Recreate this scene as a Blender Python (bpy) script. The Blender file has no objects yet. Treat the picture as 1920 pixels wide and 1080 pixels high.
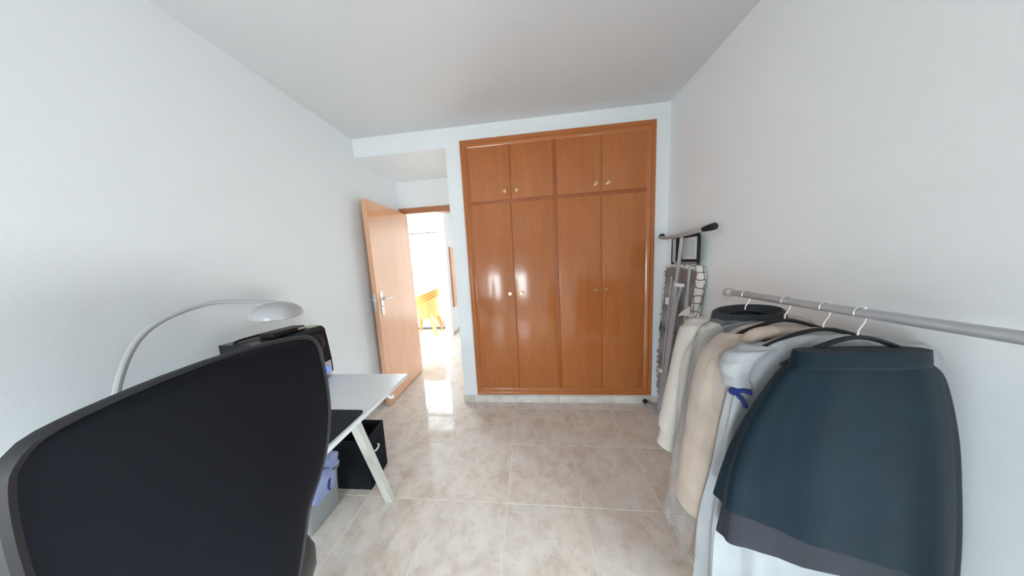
import bpy, bmesh, math, random
from mathutils import Vector, Matrix
random.seed(7)
S = bpy.context.scene
COL = S.collection

# ------------------------------------------------------------------ camera
F_PX = 423.84
YAW, PITCH, ROLL = .1026, .1164, -.0547
cam = bpy.data.cameras.new('camera')
cam.sensor_fit = 'HORIZONTAL'; cam.sensor_width = 36.0
cam.lens = F_PX / 1920 * 36.0
cam.shift_x = 8.7 / 1920; cam.shift_y = 1.03 / 1920
cam.clip_start = .02
co = bpy.data.objects.new('camera', cam); COL.objects.link(co)
_w = Vector((-math.sin(YAW)*math.cos(PITCH), math.cos(YAW)*math.cos(PITCH), -math.sin(PITCH)))
_r = Vector((math.cos(YAW), math.sin(YAW), 0)); _u = _r.cross(_w)
_r2 = math.cos(ROLL)*_r + math.sin(ROLL)*_u; _u2 = -math.sin(ROLL)*_r + math.cos(ROLL)*_u
co.matrix_world = Matrix(((_r2.x, _u2.x, -_w.x, 1.5324), (_r2.y, _u2.y, -_w.y, -2.0231),
                          (_r2.z, _u2.z, -_w.z, 1.336), (0, 0, 0, 1)))
S.camera = co

# ------------------------------------------------------------------ world, exposure
SKY = 38.0
wd = bpy.data.worlds.new('daylight'); S.world = wd; wd.use_nodes = True
nt = wd.node_tree; nt.nodes.clear()
tc = nt.nodes.new('ShaderNodeTexCoord'); sx = nt.nodes.new('ShaderNodeSeparateXYZ')
mr = nt.nodes.new('ShaderNodeMapRange'); mr.inputs[1].default_value = -.06; mr.inputs[2].default_value = .06
mx = nt.nodes.new('ShaderNodeMix'); mx.data_type = 'RGBA'
mx.inputs[6].default_value = (.56, .575, .59, 1); mx.inputs[7].default_value = (.80, .93, 1.04, 1)
bg = nt.nodes.new('ShaderNodeBackground'); bg.inputs[1].default_value = SKY
wo = nt.nodes.new('ShaderNodeOutputWorld')
nt.links.new(tc.outputs['Generated'], sx.inputs[0]); nt.links.new(sx.outputs[2], mr.inputs[0])
nt.links.new(mr.outputs[0], mx.inputs[0]); nt.links.new(mx.outputs[2], bg.inputs[0]); nt.links.new(bg.outputs[0], wo.inputs[0])
def portal(name, loc, rot, sx_, sy_):
    l = bpy.data.lights.new(name, 'AREA'); l.shape = 'RECTANGLE'; l.size = sx_; l.size_y = sy_
    l.cycles.is_portal = True
    o = bpy.data.objects.new(name, l); COL.objects.link(o); o.location = loc; o.rotation_euler = rot
portal('rear_window_portal', (.575, -3.72, .88), (math.pi/2, 0, 0), 1.0, .9)
portal('added_side_window_portal', (2.765, -2.3, .72), (0, math.pi/2, 0), .75, 1.1)  # serves the added opening in the right wall
portal('balcony_portal', (-1.13, 2.62, 1.25), (-math.pi/2, 0, 0), 2.1, 2.45)
S.cycles.max_bounces = 12; S.cycles.diffuse_bounces = 8; S.cycles.glossy_bounces = 5
S.cycles.transparent_max_bounces = 16; S.cycles.transmission_bounces = 6
S.cycles.use_denoising = True; S.cycles.sample_clamp_indirect = 12
S.cycles.caustics_reflective = True; S.cycles.blur_glossy = .3
S.view_settings.view_transform = 'Standard'; S.view_settings.look = 'None'
S.view_settings.exposure = -0.12; S.view_settings.gamma = 1.0
S.view_settings.use_curve_mapping = False

# ------------------------------------------------------------------ mesh helper
class MB:
    def __init__(s): s.v = []; s.f = []
    def add(s, vs, fs):
        o = len(s.v); s.v += [tuple(p) for p in vs]; s.f += [tuple(i+o for i in f) for f in fs]; return s
    def box(s, a, b, bev=0.0):
        if bev <= 0:
            x0, y0, z0 = a; x1, y1, z1 = b
            return s.add([(x0,y0,z0),(x1,y0,z0),(x1,y1,z0),(x0,y1,z0),(x0,y0,z1),(x1,y0,z1),(x1,y1,z1),(x0,y1,z1)],
                         [(3,2,1,0),(4,5,6,7),(0,1,5,4),(1,2,6,5),(2,3,7,6),(3,0,4,7)])
        bm = bmesh.new(); bmesh.ops.create_cube(bm, size=1)
        for v in bm.verts:
            v.co = Vector([(a[i]+b[i])/2 + v.co[i]*(b[i]-a[i]) for i in range(3)])
        bmesh.ops.bevel(bm, geom=bm.edges[:], offset=bev, segments=2, affect='EDGES', profile=.6)
        bm.verts.index_update()
        s.add([v.co[:] for v in bm.verts], [[v.index for v in f.verts] for f in bm.faces]); bm.free(); return s
    def loft(s, rings, cap=True, closed=True):
        n = len(rings[0]); o = len(s.v); m = len(rings)
        vs = [p for r in rings for p in r]; fs = []
        for i in range(m-1):
            for j in range(n if closed else n-1):
                k = (j+1) % n
                fs.append((i*n+j, i*n+k, (i+1)*n+k, (i+1)*n+j))
        if cap and closed:
            fs.append(tuple(range(n-1, -1, -1))); fs.append(tuple((m-1)*n+j for j in range(n)))
        return s.add(vs, fs)
    def tube(s, pts, r, n=10, cap=True):
        pts = [Vector(p) for p in pts]; rs = r if isinstance(r, (list, tuple)) else [r]*len(pts)
        rings = []; up = None
        for i, p in enumerate(pts):
            t = (pts[min(i+1, len(pts)-1)] - pts[max(i-1, 0)]).normalized()
            if up is None:
                up = Vector((0,0,1)) if abs(t.z) < .9 else Vector((1,0,0))
            a = t.cross(up).normalized(); b = a.cross(t).normalized(); up = b
            rings.append([p + rs[i]*(math.cos(q)*a + math.sin(q)*b) for q in [2*math.pi*j/n for j in range(n)]])
        return s.loft(rings, cap)
    def prism(s, outline, ax, a, b):
        """outline: 2-D points; ax: axis extruded; the two others in order"""
        def P(p, c):
            return {'x': (c, p[0], p[1]), 'y': (p[0], c, p[1]), 'z': (p[0], p[1], c)}[ax]
        n = len(outline)
        vs = [P(p, a) for p in outline] + [P(p, b) for p in outline]
        fs = [tuple(range(n-1,-1,-1)), tuple(range(n, 2*n))] + [(i, (i+1)%n, n+(i+1)%n, n+i) for i in range(n)]
        return s.add(vs, fs)
    def lathe(s, prof, c, axis=(0,0,1), n=20):
        ax = Vector(axis).normalized(); t = Vector((1,0,0)) if abs(ax.x) < .9 else Vector((0,1,0))
        a = ax.cross(t).normalized(); b = ax.cross(a); c = Vector(c)
        return s.loft([[c + ax*h + r*(math.cos(q)*a + math.sin(q)*b) for q in [2*math.pi*j/n for j in range(n)]] for r, h in prof])
    def ellip(s, c, r, n=16, m=10):
        rings = []
        for i in range(m+1):
            th = math.pi*(i/m); th = min(max(th, .03), math.pi-.03)
            rings.append([(c[0]+r[0]*math.sin(th)*math.cos(q), c[1]+r[1]*math.sin(th)*math.sin(q), c[2]-r[2]*math.cos(th))
                          for q in [2*math.pi*j/n for j in range(n)]])
        return s.loft(rings)

def mesh_of(name, mb, mt, off=(0,0,0), smooth=True, angle=35):
    me = bpy.data.meshes.new(name)
    me.from_pydata([(p[0]-off[0], p[1]-off[1], p[2]-off[2]) for p in mb.v], [], mb.f)
    me.update()
    bm = bmesh.new(); bm.from_mesh(me); bmesh.ops.recalc_face_normals(bm, faces=bm.faces[:]); bm.to_mesh(me); bm.free()
    if mt is not None: me.materials.append(mt)
    if smooth:
        me.shade_smooth(); me.set_sharp_from_angle(angle=math.radians(angle))
    return me
def root_loc(o):
    while o.parent: o = o.parent
    return o.get('_o', (0,0,0)) if False else tuple(o.location)
def tag(o, label=None, cat=None, group=None, kind=None):
    if label: o['label'] = label
    if cat: o['category'] = cat
    if group: o['group'] = group
    if kind: o['kind'] = kind
    return o
def thing(name, label, cat, loc, group=None):
    o = bpy.data.objects.new(name, None); COL.objects.link(o); o.location = loc; o.empty_display_size = .05
    return tag(o, label, cat, group)
def struct(name, loc=(0,0,0)):
    o = bpy.data.objects.new(name, None); COL.objects.link(o); o.location = loc; o['kind'] = 'structure'; return o
def part(name, mb, mt, parent, label=None, smooth=True, angle=35):
    """vertices are given in world metres; the part is parented to its thing or part"""
    o = bpy.data.objects.new(name, mesh_of(name, mb, mt, root_loc(parent), smooth, angle)); COL.objects.link(o)
    o.parent = parent
    if label: o['label'] = label
    return o
def solo(name, mb, mt, loc, label=None, cat=None, group=None, kind=None, smooth=True, angle=35):
    o = bpy.data.objects.new(name, mesh_of(name, mb, mt, loc, smooth, angle)); COL.objects.link(o); o.location = loc
    return tag(o, label, cat, group, kind)
def copy_tree(o, parent=None):
    c = o.copy(); COL.objects.link(c); c.parent = parent
    for ch in list(o.children): copy_tree(ch, c)
    return c
def smooth_path(pts, k=6):
    """Catmull-Rom through points of any dimension"""
    out = []; n = len(pts)
    for i in range(n-1):
        p0, p1, p2, p3 = pts[max(i-1,0)], pts[i], pts[i+1], pts[min(i+2,n-1)]
        for j in range(k):
            t = j/k
            out.append(tuple(.5*((2*b)+(-a+c)*t+(2*a-5*b+4*c-d)*t*t+(-a+3*b-3*c+d)*t**3) for a,b,c,d in zip(p0,p1,p2,p3)))
    out.append(tuple(pts[-1])); return out

# ------------------------------------------------------------------ materials
def base(name, color=(.8,.8,.8), rough=.5, metal=0.0, spec=.5, **kw):
    m = bpy.data.materials.new(name); m.use_nodes = True
    p = m.node_tree.nodes['Principled BSDF']
    p.inputs['Base Color'].default_value = (*color, 1); p.inputs['Roughness'].default_value = rough
    p.inputs['Metallic'].default_value = metal; p.inputs['Specular IOR Level'].default_value = spec
    for k, v in kw.items(): p.inputs[k.replace('_', ' ')].default_value = v
    return m, m.node_tree, p
def nd(nt, t, **kw):
    n = nt.nodes.new(t)
    for k, v in kw.items(): setattr(n, k, v)
    return n
def coords(nt, scale, kind='Object', rand=True):
    tc = nd(nt, 'ShaderNodeTexCoord'); mp = nd(nt, 'ShaderNodeMapping'); mp.inputs['Scale'].default_value = scale
    if rand:
        oi = nd(nt, 'ShaderNodeObjectInfo'); mu = nd(nt, 'ShaderNodeMath', operation='MULTIPLY'); mu.inputs[1].default_value = 37.0
        ad = nd(nt, 'ShaderNodeVectorMath', operation='ADD')
        nt.links.new(oi.outputs['Random'], mu.inputs[0]); nt.links.new(tc.outputs[kind], ad.inputs[0]); nt.links.new(mu.outputs[0], ad.inputs[1])
        nt.links.new(ad.outputs[0], mp.inputs[0])
    else: nt.links.new(tc.outputs[kind], mp.inputs[0])
    return mp.outputs[0]
def noise(nt, vec, scale, detail=4, rough=.5, dist=0):
    n = nd(nt, 'ShaderNodeTexNoise'); n.inputs['Scale'].default_value = scale; n.inputs['Detail'].default_value = detail
    n.inputs['Roughness'].default_value = rough; n.inputs['Distortion'].default_value = dist
    nt.links.new(vec, n.inputs['Vector']); return n.outputs[0]
def ramp(nt, fac, stops):
    r = nd(nt, 'ShaderNodeValToRGB'); e = r.color_ramp.elements
    while len(e) < len(stops): e.new(.5)
    for i, (p, c) in enumerate(stops):
        e[i].position = p; e[i].color = (*c, 1) if len(c) == 3 else c
    nt.links.new(fac, r.inputs[0]); return r.outputs[0]
def mixc(nt, fac, a, b, mode='MIX'):
    m = nd(nt, 'ShaderNodeMix', data_type='RGBA', blend_type=mode)
    if isinstance(fac, float): m.inputs[0].default_value = fac
    else: nt.links.new(fac, m.inputs[0])
    for i, c in ((6, a), (7, b)):
        if isinstance(c, tuple): m.inputs[i].default_value = (*c, 1)
        else: nt.links.new(c, m.inputs[i])
    return m.outputs[2]
def bump(nt, p, h, strength=.2, dist=.002):
    b = nd(nt, 'ShaderNodeBump'); b.inputs['Strength'].default_value = strength; b.inputs['Distance'].default_value = dist
    nt.links.new(h, b.inputs['Height']); nt.links.new(b.outputs[0], p.inputs['Normal'])
def link(nt, a, b): nt.links.new(a, b)

def plaster(name, col, strength=.25):
    m, nt, p = base(name, col, .75, spec=.25)
    v = coords(nt, (1,1,1), rand=False)
    bump(nt, p, noise(nt, v, 140, 3, .6), strength, .0015); return m
def wood(name, dark, light, rough, grain='z', coat=.0, var=.5, spec=.5):
    m, nt, p = base(name, light, rough, spec=spec, Coat_Weight=coat, Coat_Roughness=.12)
    sc = {'z': (14,14,.9), 'x': (.9,14,14), 'y': (14,.9,14)}[grain]
    v = coords(nt, sc)
    n1 = noise(nt, v, 1.3, 5, .55, .6)
    sc2 = {'z': (190,190,7), 'x': (7,190,190), 'y': (190,7,190)}[grain]
    n2 = noise(nt, coords(nt, sc2), 1.0, 2, .5)
    c1 = ramp(nt, n1, [(.28, dark), (.72, light)])
    c2 = ramp(nt, n2, [(.32, (.62,.55,.50)), (.50, (1,1,1))])
    link(nt, mixc(nt, var, c1, c2, 'MULTIPLY'), p.inputs['Base Color'])
    bump(nt, p, n2, .012, .0005)
    return m
def tile_mat(name, a, b, c, rough):
    m, nt, p = base(name, a, rough, spec=.30)
    v = coords(nt, (1,1,1))
    n1 = noise(nt, v, 9, 8, .68, .25); n2 = noise(nt, v, 24, 5, .65, .5); n3 = noise(nt, v, 3.0, 3, .5)
    c1 = ramp(nt, n1, [(.36, b), (.50, a), (.66, c)])
    c2 = mixc(nt, ramp(nt, n2, [(.55, (0,0,0)), (.74, (.55,.55,.55))]), c1, tuple(x*.62 for x in b))
    c3 = mixc(nt, ramp(nt, n3, [(.45, (0,0,0)), (.75, (.35,.35,.35))]), c2, (.74,.73,.72))
    link(nt, c3, p.inputs['Base Color'])
    bump(nt, p, noise(nt, v, 9, 2), .02, .002)
    return m
def cloth(name, col, col2=None, rough=.9, weave=600, sheen=.1, fold=.25):
    m, nt, p = base(name, col, rough, spec=.15, Sheen_Weight=sheen)
    v = coords(nt, (1,1,1), rand=False)
    n = noise(nt, v, 12, 3, .5)
    link(nt, ramp(nt, n, [(.3, col2 or tuple(x*.88 for x in col)), (.7, col)]), p.inputs['Base Color'])
    h = nd(nt, 'ShaderNodeMath', operation='ADD'); link(nt, noise(nt, v, weave, 2), h.inputs[0]); link(nt, noise(nt, v, 16, 3), h.inputs[1])
    bump(nt, p, h.outputs[0], fold, .0018); return m

M = {}
M['wall'] = plaster('wall_plaster', (.805,.828,.842))
M['hall_wall'] = plaster('hall_plaster', (.84,.85,.86))
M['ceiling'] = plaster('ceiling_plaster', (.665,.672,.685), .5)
M['grout'] = base('grout', (.80,.75,.68), .8, spec=.2)[0]
M['tile'] = tile_mat('floor_tile', (.70,.60,.52), (.59,.485,.405), (.75,.675,.60), .055)
M['skirt'] = tile_mat('skirting_tile', (.66,.59,.52), (.55,.46,.40), (.74,.70,.66), .2)
M['wardrobe'] = wood('wardrobe_wood', (.40,.122,.030), (.465,.150,.040), .18, 'z', .35, .34)
M['wardrobe_h'] = wood('wardrobe_wood_across', (.40,.122,.030), (.465,.150,.040), .2, 'x', .3, .22)
M['wardrobe_dark'] = wood('wardrobe_stile_wood', (.33,.095,.026), (.39,.12,.034), .3, 'z', 0)
M['door'] = wood('door_wood', (.70,.36,.20), (.75,.40,.225), .12, 'z', .9, .12)
M['doorframe'] = wood('door_frame_wood', (.36,.14,.06), (.45,.19,.085), .25, 'x', .1, .4)
M['brass'] = base('brass', (.78,.55,.25), .28, 1.0)[0]
M['knob'] = base('knob_face', (.85,.68,.47), .25, .6)[0]
M['steel'] = base('brushed_steel', (.74,.73,.70), .32, 1.0)[0]
M['chrome'] = base('grey_steel_tube', (.46,.48,.51), .3, .5)[0]
M['black'] = base('black_plastic', (.010,.010,.012), .45, spec=.3)[0]
M['black_gloss'] = base('black_gloss', (.008,.009,.012), .3, spec=.3)[0]
M['rubber'] = base('black_rubber', (.01,.01,.011), .6)[0]
M['white_paint'] = base('white_powder_coat', (.58,.575,.52), .38)[0]
M['white_plastic'] = base('white_plastic', (.85,.85,.84), .35)[0]
M['frame_white'] = base('window_frame_white', (.78,.86,.86), .4)[0]
M['desk'] = base('desk_laminate', (.75,.765,.78), .35)[0]
M['grey_panel'] = base('grey_panel', (.50,.50,.58), .6)[0]
M['dark_line'] = base('dark_track', (.12,.13,.16), .5)[0]
M['cloth_black'] = cloth('black_fabric', (.006,.007,.010), (.005,.005,.008), .95, 900, .05)
M['mat'] = cloth('desk_mat', (.012,.015,.022), (.01,.012,.018), .85, 1200, .05, .1)
M['yellow'] = base('yellow_plastic', (.82,.48,.17), .38, Subsurface_Weight=.0)[0]

# glass, clear plastics
def clear(name, col, fac, rough=.08, wr=0.0, rim=.45, dif=(.82,.83,.84)):
    m = bpy.data.materials.new(name); m.use_nodes = True; nt = m.node_tree; nt.nodes.clear()
    out = nd(nt, 'ShaderNodeOutputMaterial'); tr = nd(nt, 'ShaderNodeBsdfTransparent'); tr.inputs[0].default_value = (*col, 1)
    pr = nd(nt, 'ShaderNodeBsdfPrincipled'); pr.inputs['Base Color'].default_value = (*dif,1); pr.inputs['Roughness'].default_value = rough
    mixs = nd(nt, 'ShaderNodeMixShader'); lw = nd(nt, 'ShaderNodeLayerWeight'); lw.inputs[0].default_value = .35
    mrg = nd(nt, 'ShaderNodeMapRange'); mrg.inputs[3].default_value = fac; mrg.inputs[4].default_value = min(1, fac+rim)
    link(nt, lw.outputs['Facing'], mrg.inputs[0]); link(nt, mrg.outputs[0], mixs.inputs[0])
    link(nt, tr.outputs[0], mixs.inputs[1]); link(nt, pr.outputs[0], mixs.inputs[2]); link(nt, mixs.outputs[0], out.inputs[0])
    if wr:
        v = coords(nt, (22,22,5), rand=False); b = nd(nt, 'ShaderNodeBump'); b.inputs['Strength'].default_value = wr; b.inputs['Distance'].default_value = .02
        link(nt, noise(nt, v, 1.0, 4, .6, .8), b.inputs['Height']); link(nt, b.outputs[0], pr.inputs['Normal'])
    return m
M['glass'] = clear('window_glass', (.97,.99,.98), .03, .02)
M['bag'] = clear('clear_polythene', (.955,.955,.955), .06, .06, .9, .26)
M['tub'] = clear('frosted_tub', (.80,.80,.80), .50, .4, 0, .3, (.40,.40,.39))

# ------------------------------------------------------------------ floor
H = 2.5
fl = MB().box((-2.3,-3.75,-.12), (2.8,3.5,-.0014))
floor = solo('floor', fl, M['grout'], (0,0,0), kind='structure', smooth=False)
def tile_mb(poly):
    """a tile of any outline with a small pillowed edge"""
    n = len(poly); cx = sum(p[0] for p in poly)/n; cy = sum(p[1] for p in poly)/n
    g, e = .0021, .0014
    def inset(d):
        r = []
        for i in range(n):
            a, b, c = Vector(poly[i-1]), Vector(poly[i]), Vector(poly[(i+1)%n])
            d1 = (b-a).normalized(); d2 = (c-b).normalized()
            n1 = Vector((-d1.y, d1.x)); n2 = Vector((-d2.y, d2.x))
            r.append(b + (n1+n2)*d/(1+n1.dot(n2)) if n1.dot(n2) > -.9 else b)
        return r
    o, i_ = inset(g), inset(g+e)
    vs = [(p.x,p.y,-.006) for p in o] + [(p.x,p.y,-.0008) for p in o] + [(p.x,p.y,0) for p in i_]
    fs = [(i,(i+1)%n,n+(i+1)%n,n+i) for i in range(n)] + [(n+i,n+(i+1)%n,2*n+(i+1)%n,2*n+i) for i in range(n)] + [tuple(range(2*n,3*n))]
    m = MB(); m.add(vs, fs); return m, (cx, cy)
T = .4125; TX = .1153; TY = .314
shared = {}
def lay(poly):
    m, c = tile_mb(poly)
    key = tuple((round(p[0]-c[0],4), round(p[1]-c[1],4)) for p in poly)
    if key not in shared:
        shared[key] = mesh_of('tile', m, M['tile'], (c[0],c[1],0), smooth=False)
    o = bpy.data.objects.new('tile', shared[key]); COL.objects.link(o); o.location = (c[0],c[1],0); o.parent = floor
def rect(x0,y0,x1,y1, R):
    a,b,c,d = max(x0,R[0]),max(y0,R[1]),min(x1,R[2]),min(y1,R[3])
    return [(a,b),(c,b),(c,d),(a,d)] if c-a > .012 and d-b > .012 else None
for i in range(-7, 8):
    for j in range(-10, 8):
        x0, y0 = TX+i*T, TY+j*T; x1, y1 = x0+T, y0+T
        if j == -1 and i == 1:      # the tile cut round the wall's corner
            lay([(x0,y0),(x1,y0),(x1,0.0),(.8493,0.0),(.8493,y1),(x0,y1)]); continue
        for R in ((.0,-3.6,2.673,0.0) if not (j == -1 and i < 1) else (0,-3.6,2.673,y1), (0,TY,.8493,TY+T), (-2.2,TY+T,2.7,3.4)):
            if j == -1 and R[1] == TY: continue
            q = rect(x0,y0,x1,y1,R)
            if q: lay(q)

# ------------------------------------------------------------------ room shell
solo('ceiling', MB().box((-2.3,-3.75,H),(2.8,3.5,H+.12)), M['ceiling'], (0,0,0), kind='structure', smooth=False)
solo('wall_left', MB().box((-.1,-3.6,0),(0,.65,H)), M['wall'], (0,0,0), kind='structure', smooth=False)
solo('wall_right', MB().box((2.673,-1.8,0),(2.773,.65,H)).box((2.673,-3.6,0),(2.773,-2.8,H)).box((2.673,-2.8,0),(2.773,-1.8,.42)).box((2.673,-2.8,1.02),(2.773,-1.8,H)), M['wall'], (0,0,0), kind='structure', smooth=False)
wb = MB()
wb.box((.8496,0,0),(.9825,.65,H)); wb.box((.9825,0,2.376),(2.564,.65,H)); wb.box((2.564,0,0),(2.673,.65,H))
wb.box((.9825,0,0),(2.564,.65,.084)); wb.box((.9825,.6,.084),(2.564,.65,2.376)); wb.box((0,0,2.342),(.8496,.65,H))
solo('wall_back', wb, M['wall'], (0,0,0), kind='structure', smooth=False)
wr = MB()
wr.box((-.1,-3.75,0),(.10,-3.6,H)); wr.box((1.05,-3.75,0),(2.773,-3.6,H)); wr.box((.10,-3.75,0),(1.05,-3.6,.45)); wr.box((.10,-3.75,1.72),(1.05,-3.6,H))
solo('wall_rear', wr, M['wall'], (0,0,0), kind='structure', smooth=False)
wh = MB()   # wall that holds the doorway, seen from both sides
wh.box((-2.3,.65,0),(.020,.75,H)); wh.box((.845,.65,0),(2.8,.75,H)); wh.box((.020,.65,1.985),(.845,.75,H))
solo('wall_doorway', wh, M['hall_wall'], (0,0,0), kind='structure', smooth=False)
solo('wall_hall_pier', MB().box((-.11,2.03,0),(.028,3.4,H)), M['hall_wall'], (0,0,0), kind='structure', smooth=False)
hb = MB(); hb.box((-2.3,2.5,0),(-1.9,2.62,H)); hb.box((-2.15,2.5,2.42),(-.11,2.62,H))
solo('wall_balcony', hb, M['hall_wall'], (0,0,0), kind='structure', smooth=False)
he = MB(); he.box((.028,3.4,0),(1.1,3.5,H)); he.box((1.1,3.4,2.38),(2.8,3.5,H)); he.box((2.68,3.4,0),(2.8,3.5,2.38)); he.box((1.1,3.4,0),(2.68,3.5,.06)); he.box((2.7,.75,0),(2.8,3.4,H)); he.box((-2.3,.75,0),(-2.2,2.5,H))
solo('wall_hall_far', he, M['hall_wall'], (0,0,0), kind='structure', smooth=False)

# skirting: each piece a tile
def skirting(name, x0, y0, x1, y1, nrm, start=0.0, h=.066, th=.011):
    b = struct(name); L = math.hypot(x1-x0, y1-y0); ux, uy = (x1-x0)/L, (y1-y0)/L
    s = 0.0; e = start if start > 0 else .405
    while s < L-.004:
        t = min(e, L); a = s+.0012; c = t-.0012
        p0 = (x0+ux*a, y0+uy*a); p1 = (x0+ux*c, y0+uy*c)
        q = [p0[0], p1[0], p0[0]+nrm[0]*th, p1[0]+nrm[0]*th]; w = [p0[1], p1[1], p0[1]+nrm[1]*th, p1[1]+nrm[1]*th]
        part('tile', MB().box((min(q),min(w),0.0004),(max(q),max(w),h), .0018), M['skirt'], b)
        s = t; e = t+.405
    return b
skirting('baseboard_back', .8386,-.0002,2.673,-.0002, (0,-1), .108)
skirting('baseboard_pier', .8494,0.0,.8494,.62, (-1,0), .3)
skirting('baseboard_right', 2.6728,-.012,2.6728,-3.58, (-1,0), .29)
skirting('baseboard_left', .0002,.60,.0002,-3.58, (1,0), .2)
skirting('baseboard_hall', .0282,2.04,.0282,3.38, (1,0), .3)

# ------------------------------------------------------------------ windows
w1 = struct('window_1', (.575,-3.67,.45))
fr = MB(); fr.box((.10,-3.70,.45),(1.05,-3.64,.50)); fr.box((.10,-3.70,1.67),(1.05,-3.64,1.72)); fr.box((.10,-3.70,.50),(.15,-3.64,1.67)); fr.box((1.0,-3.70,.50),(1.05,-3.64,1.67))
part('window_frame', fr, M['frame_white'], w1, smooth=False)
part('pane', MB().box((.15,-3.672,.50),(1.0,-3.668,1.67)), M['glass'], w1, smooth=False)
for k in range(8):
    z = 1.70-.052*(k+1)
    part('slat', MB().box((.11,-3.74,z+.0005),(1.04,-3.727,z+.0515), .003), M['white_plastic'], w1)

w3 = struct('added_side_window', (2.72,-2.3,.42))  # unseen, added to brighten the left wall; low so garments hide its reflection
fr = MB(); fr.box((2.70,-2.8,.42),(2.75,-1.8,.46)); fr.box((2.70,-2.8,.98),(2.75,-1.8,1.02)); fr.box((2.70,-2.8,.46),(2.75,-2.76,.98)); fr.box((2.70,-1.84,.46),(2.75,-1.8,.98))
part('window_frame', fr, M['frame_white'], w3, smooth=False)
part('pane', MB().box((2.723,-2.76,.46),(2.727,-1.84,.98)), M['glass'], w3, smooth=False)
w4 = struct('added_hall_window', (1.89,3.46,.06))  # unseen, added in place of a bright hall wall for the door's glare
fr = MB(); fr.box((1.1,3.43,.06),(2.68,3.48,.12)); fr.box((1.1,3.43,2.32),(2.68,3.48,2.38)); fr.box((1.1,3.43,.12),(1.16,3.48,2.32)); fr.box((2.62,3.43,.12),(2.68,3.48,2.32)); fr.box((1.86,3.43,.12),(1.92,3.48,2.32))
part('window_frame', fr, M['frame_white'], w4, smooth=False)
mcu = bpy.data.materials.new('added_curtain_cloth'); mcu.use_nodes = True; ncu = mcu.node_tree; ncu.nodes.clear()  # lets a little sky through so the added opening glows softly
d_ = nd(ncu, 'ShaderNodeBsdfDiffuse'); d_.inputs[0].default_value = (.80,.80,.78,1); t_ = nd(ncu, 'ShaderNodeBsdfTranslucent'); t_.inputs[0].default_value = (.80,.76,.70,1)
x_ = nd(ncu, 'ShaderNodeMixShader'); x_.inputs[0].default_value = .08; o_ = nd(ncu, 'ShaderNodeOutputMaterial')
link(ncu, d_.outputs[0], x_.inputs[1]); link(ncu, t_.outputs[0], x_.inputs[2]); link(ncu, x_.outputs[0], o_.inputs[0])
cu = [(1.08+1.60*k/80, 3.372+.014*math.sin(k*1.1)) for k in range(81)]
part('added_curtain', MB().loft([[(x,y,z) for x, y in cu] for z in (.03,1.2,2.42)], cap=False, closed=False), mcu, w4)  # added glowing sheet, reflected in the door leaf
w2 = struct('window_2', (-1.0,2.55,0))
fr = MB(); fr.box((-2.15,2.52,2.36),(-.11,2.58,2.42)); fr.box((-2.15,2.52,0.03),(-2.08,2.58,2.36)); fr.box((-.20,2.52,0.03),(-.11,2.58,2.36)); fr.box((-1.15,2.52,.03),(-1.09,2.58,2.36)); fr.box((-1.09,2.525,.395),(-.20,2.575,.445)); fr.box((-2.08,2.525,.395),(-1.15,2.575,.445))
part('window_frame', fr, M['frame_white'], w2, smooth=False)
part('transom_bar', MB().box((-2.08,2.515,2.005),(-.20,2.57,2.03)), M['dark_line'], w2, smooth=False)
for a, b in ((-2.08,-1.15),(-1.09,-.20)):
    part('lower_panel', MB().box((a,2.535,.03),(b,2.56,.395)), M['grey_panel'], w2, smooth=False)
    part('pane', MB().box((a,2.548,.445),(b,2.552,2.36)), M['glass'], w2, smooth=False)
part('sill_track', MB().box((-2.15,2.505,.0),(-.11,2.60,.028)), M['dark_line'], w2, smooth=False)

# ------------------------------------------------------------------ door and door frame
t1 = struct('trim_1', (.45,.64,0))
def casing_prof(w):   # across its width, depth towards the viewer
    return [(0,0),(0,.012),(.004,.016),(w*.55,.016),(w*.7,.012),(w-.004,.010),(w,.007),(w,0)]
def mitred(p0, p1, out0, out1, prof, face_y, sgn=-1):
    """a casing piece from outer corner p0 to p1 (x,z) with mitred inner corners out0/out1 directions (unit x,z per width)"""
    r0 = [(p0[0]+out0[0]*u, face_y+sgn*d, p0[1]+out0[1]*u) for u, d in prof]
    r1 = [(p1[0]+out1[0]*u, face_y+sgn*d, p1[1]+out1[1]*u) for u, d in prof]
    return MB().loft([r0, r1])
cp = casing_prof(.068)
part('lintel', mitred((.002,2.037),(.849,2.037),(.45,-1),(-1,-1),cp,.65), M['doorframe'], t1)
part('jamb_casing', mitred((.002,.001),(.002,2.037),(.45,0),(.45,-1),cp,.65), M['door'], t1)
part('jamb_casing', mitred((.849,.001),(.849,2.037),(-1,0),(-1,-1),cp,.65), M['door'], t1)
ln = MB(); ln.box((.021,.651,1.972),(.844,.749,1.984)); ln.box((.021,.651,.001),(.031,.749,1.972)); ln.box((.834,.651,.001),(.844,.749,1.972))
part('lining', ln, M['doorframe'], t1, smooth=False)

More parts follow.
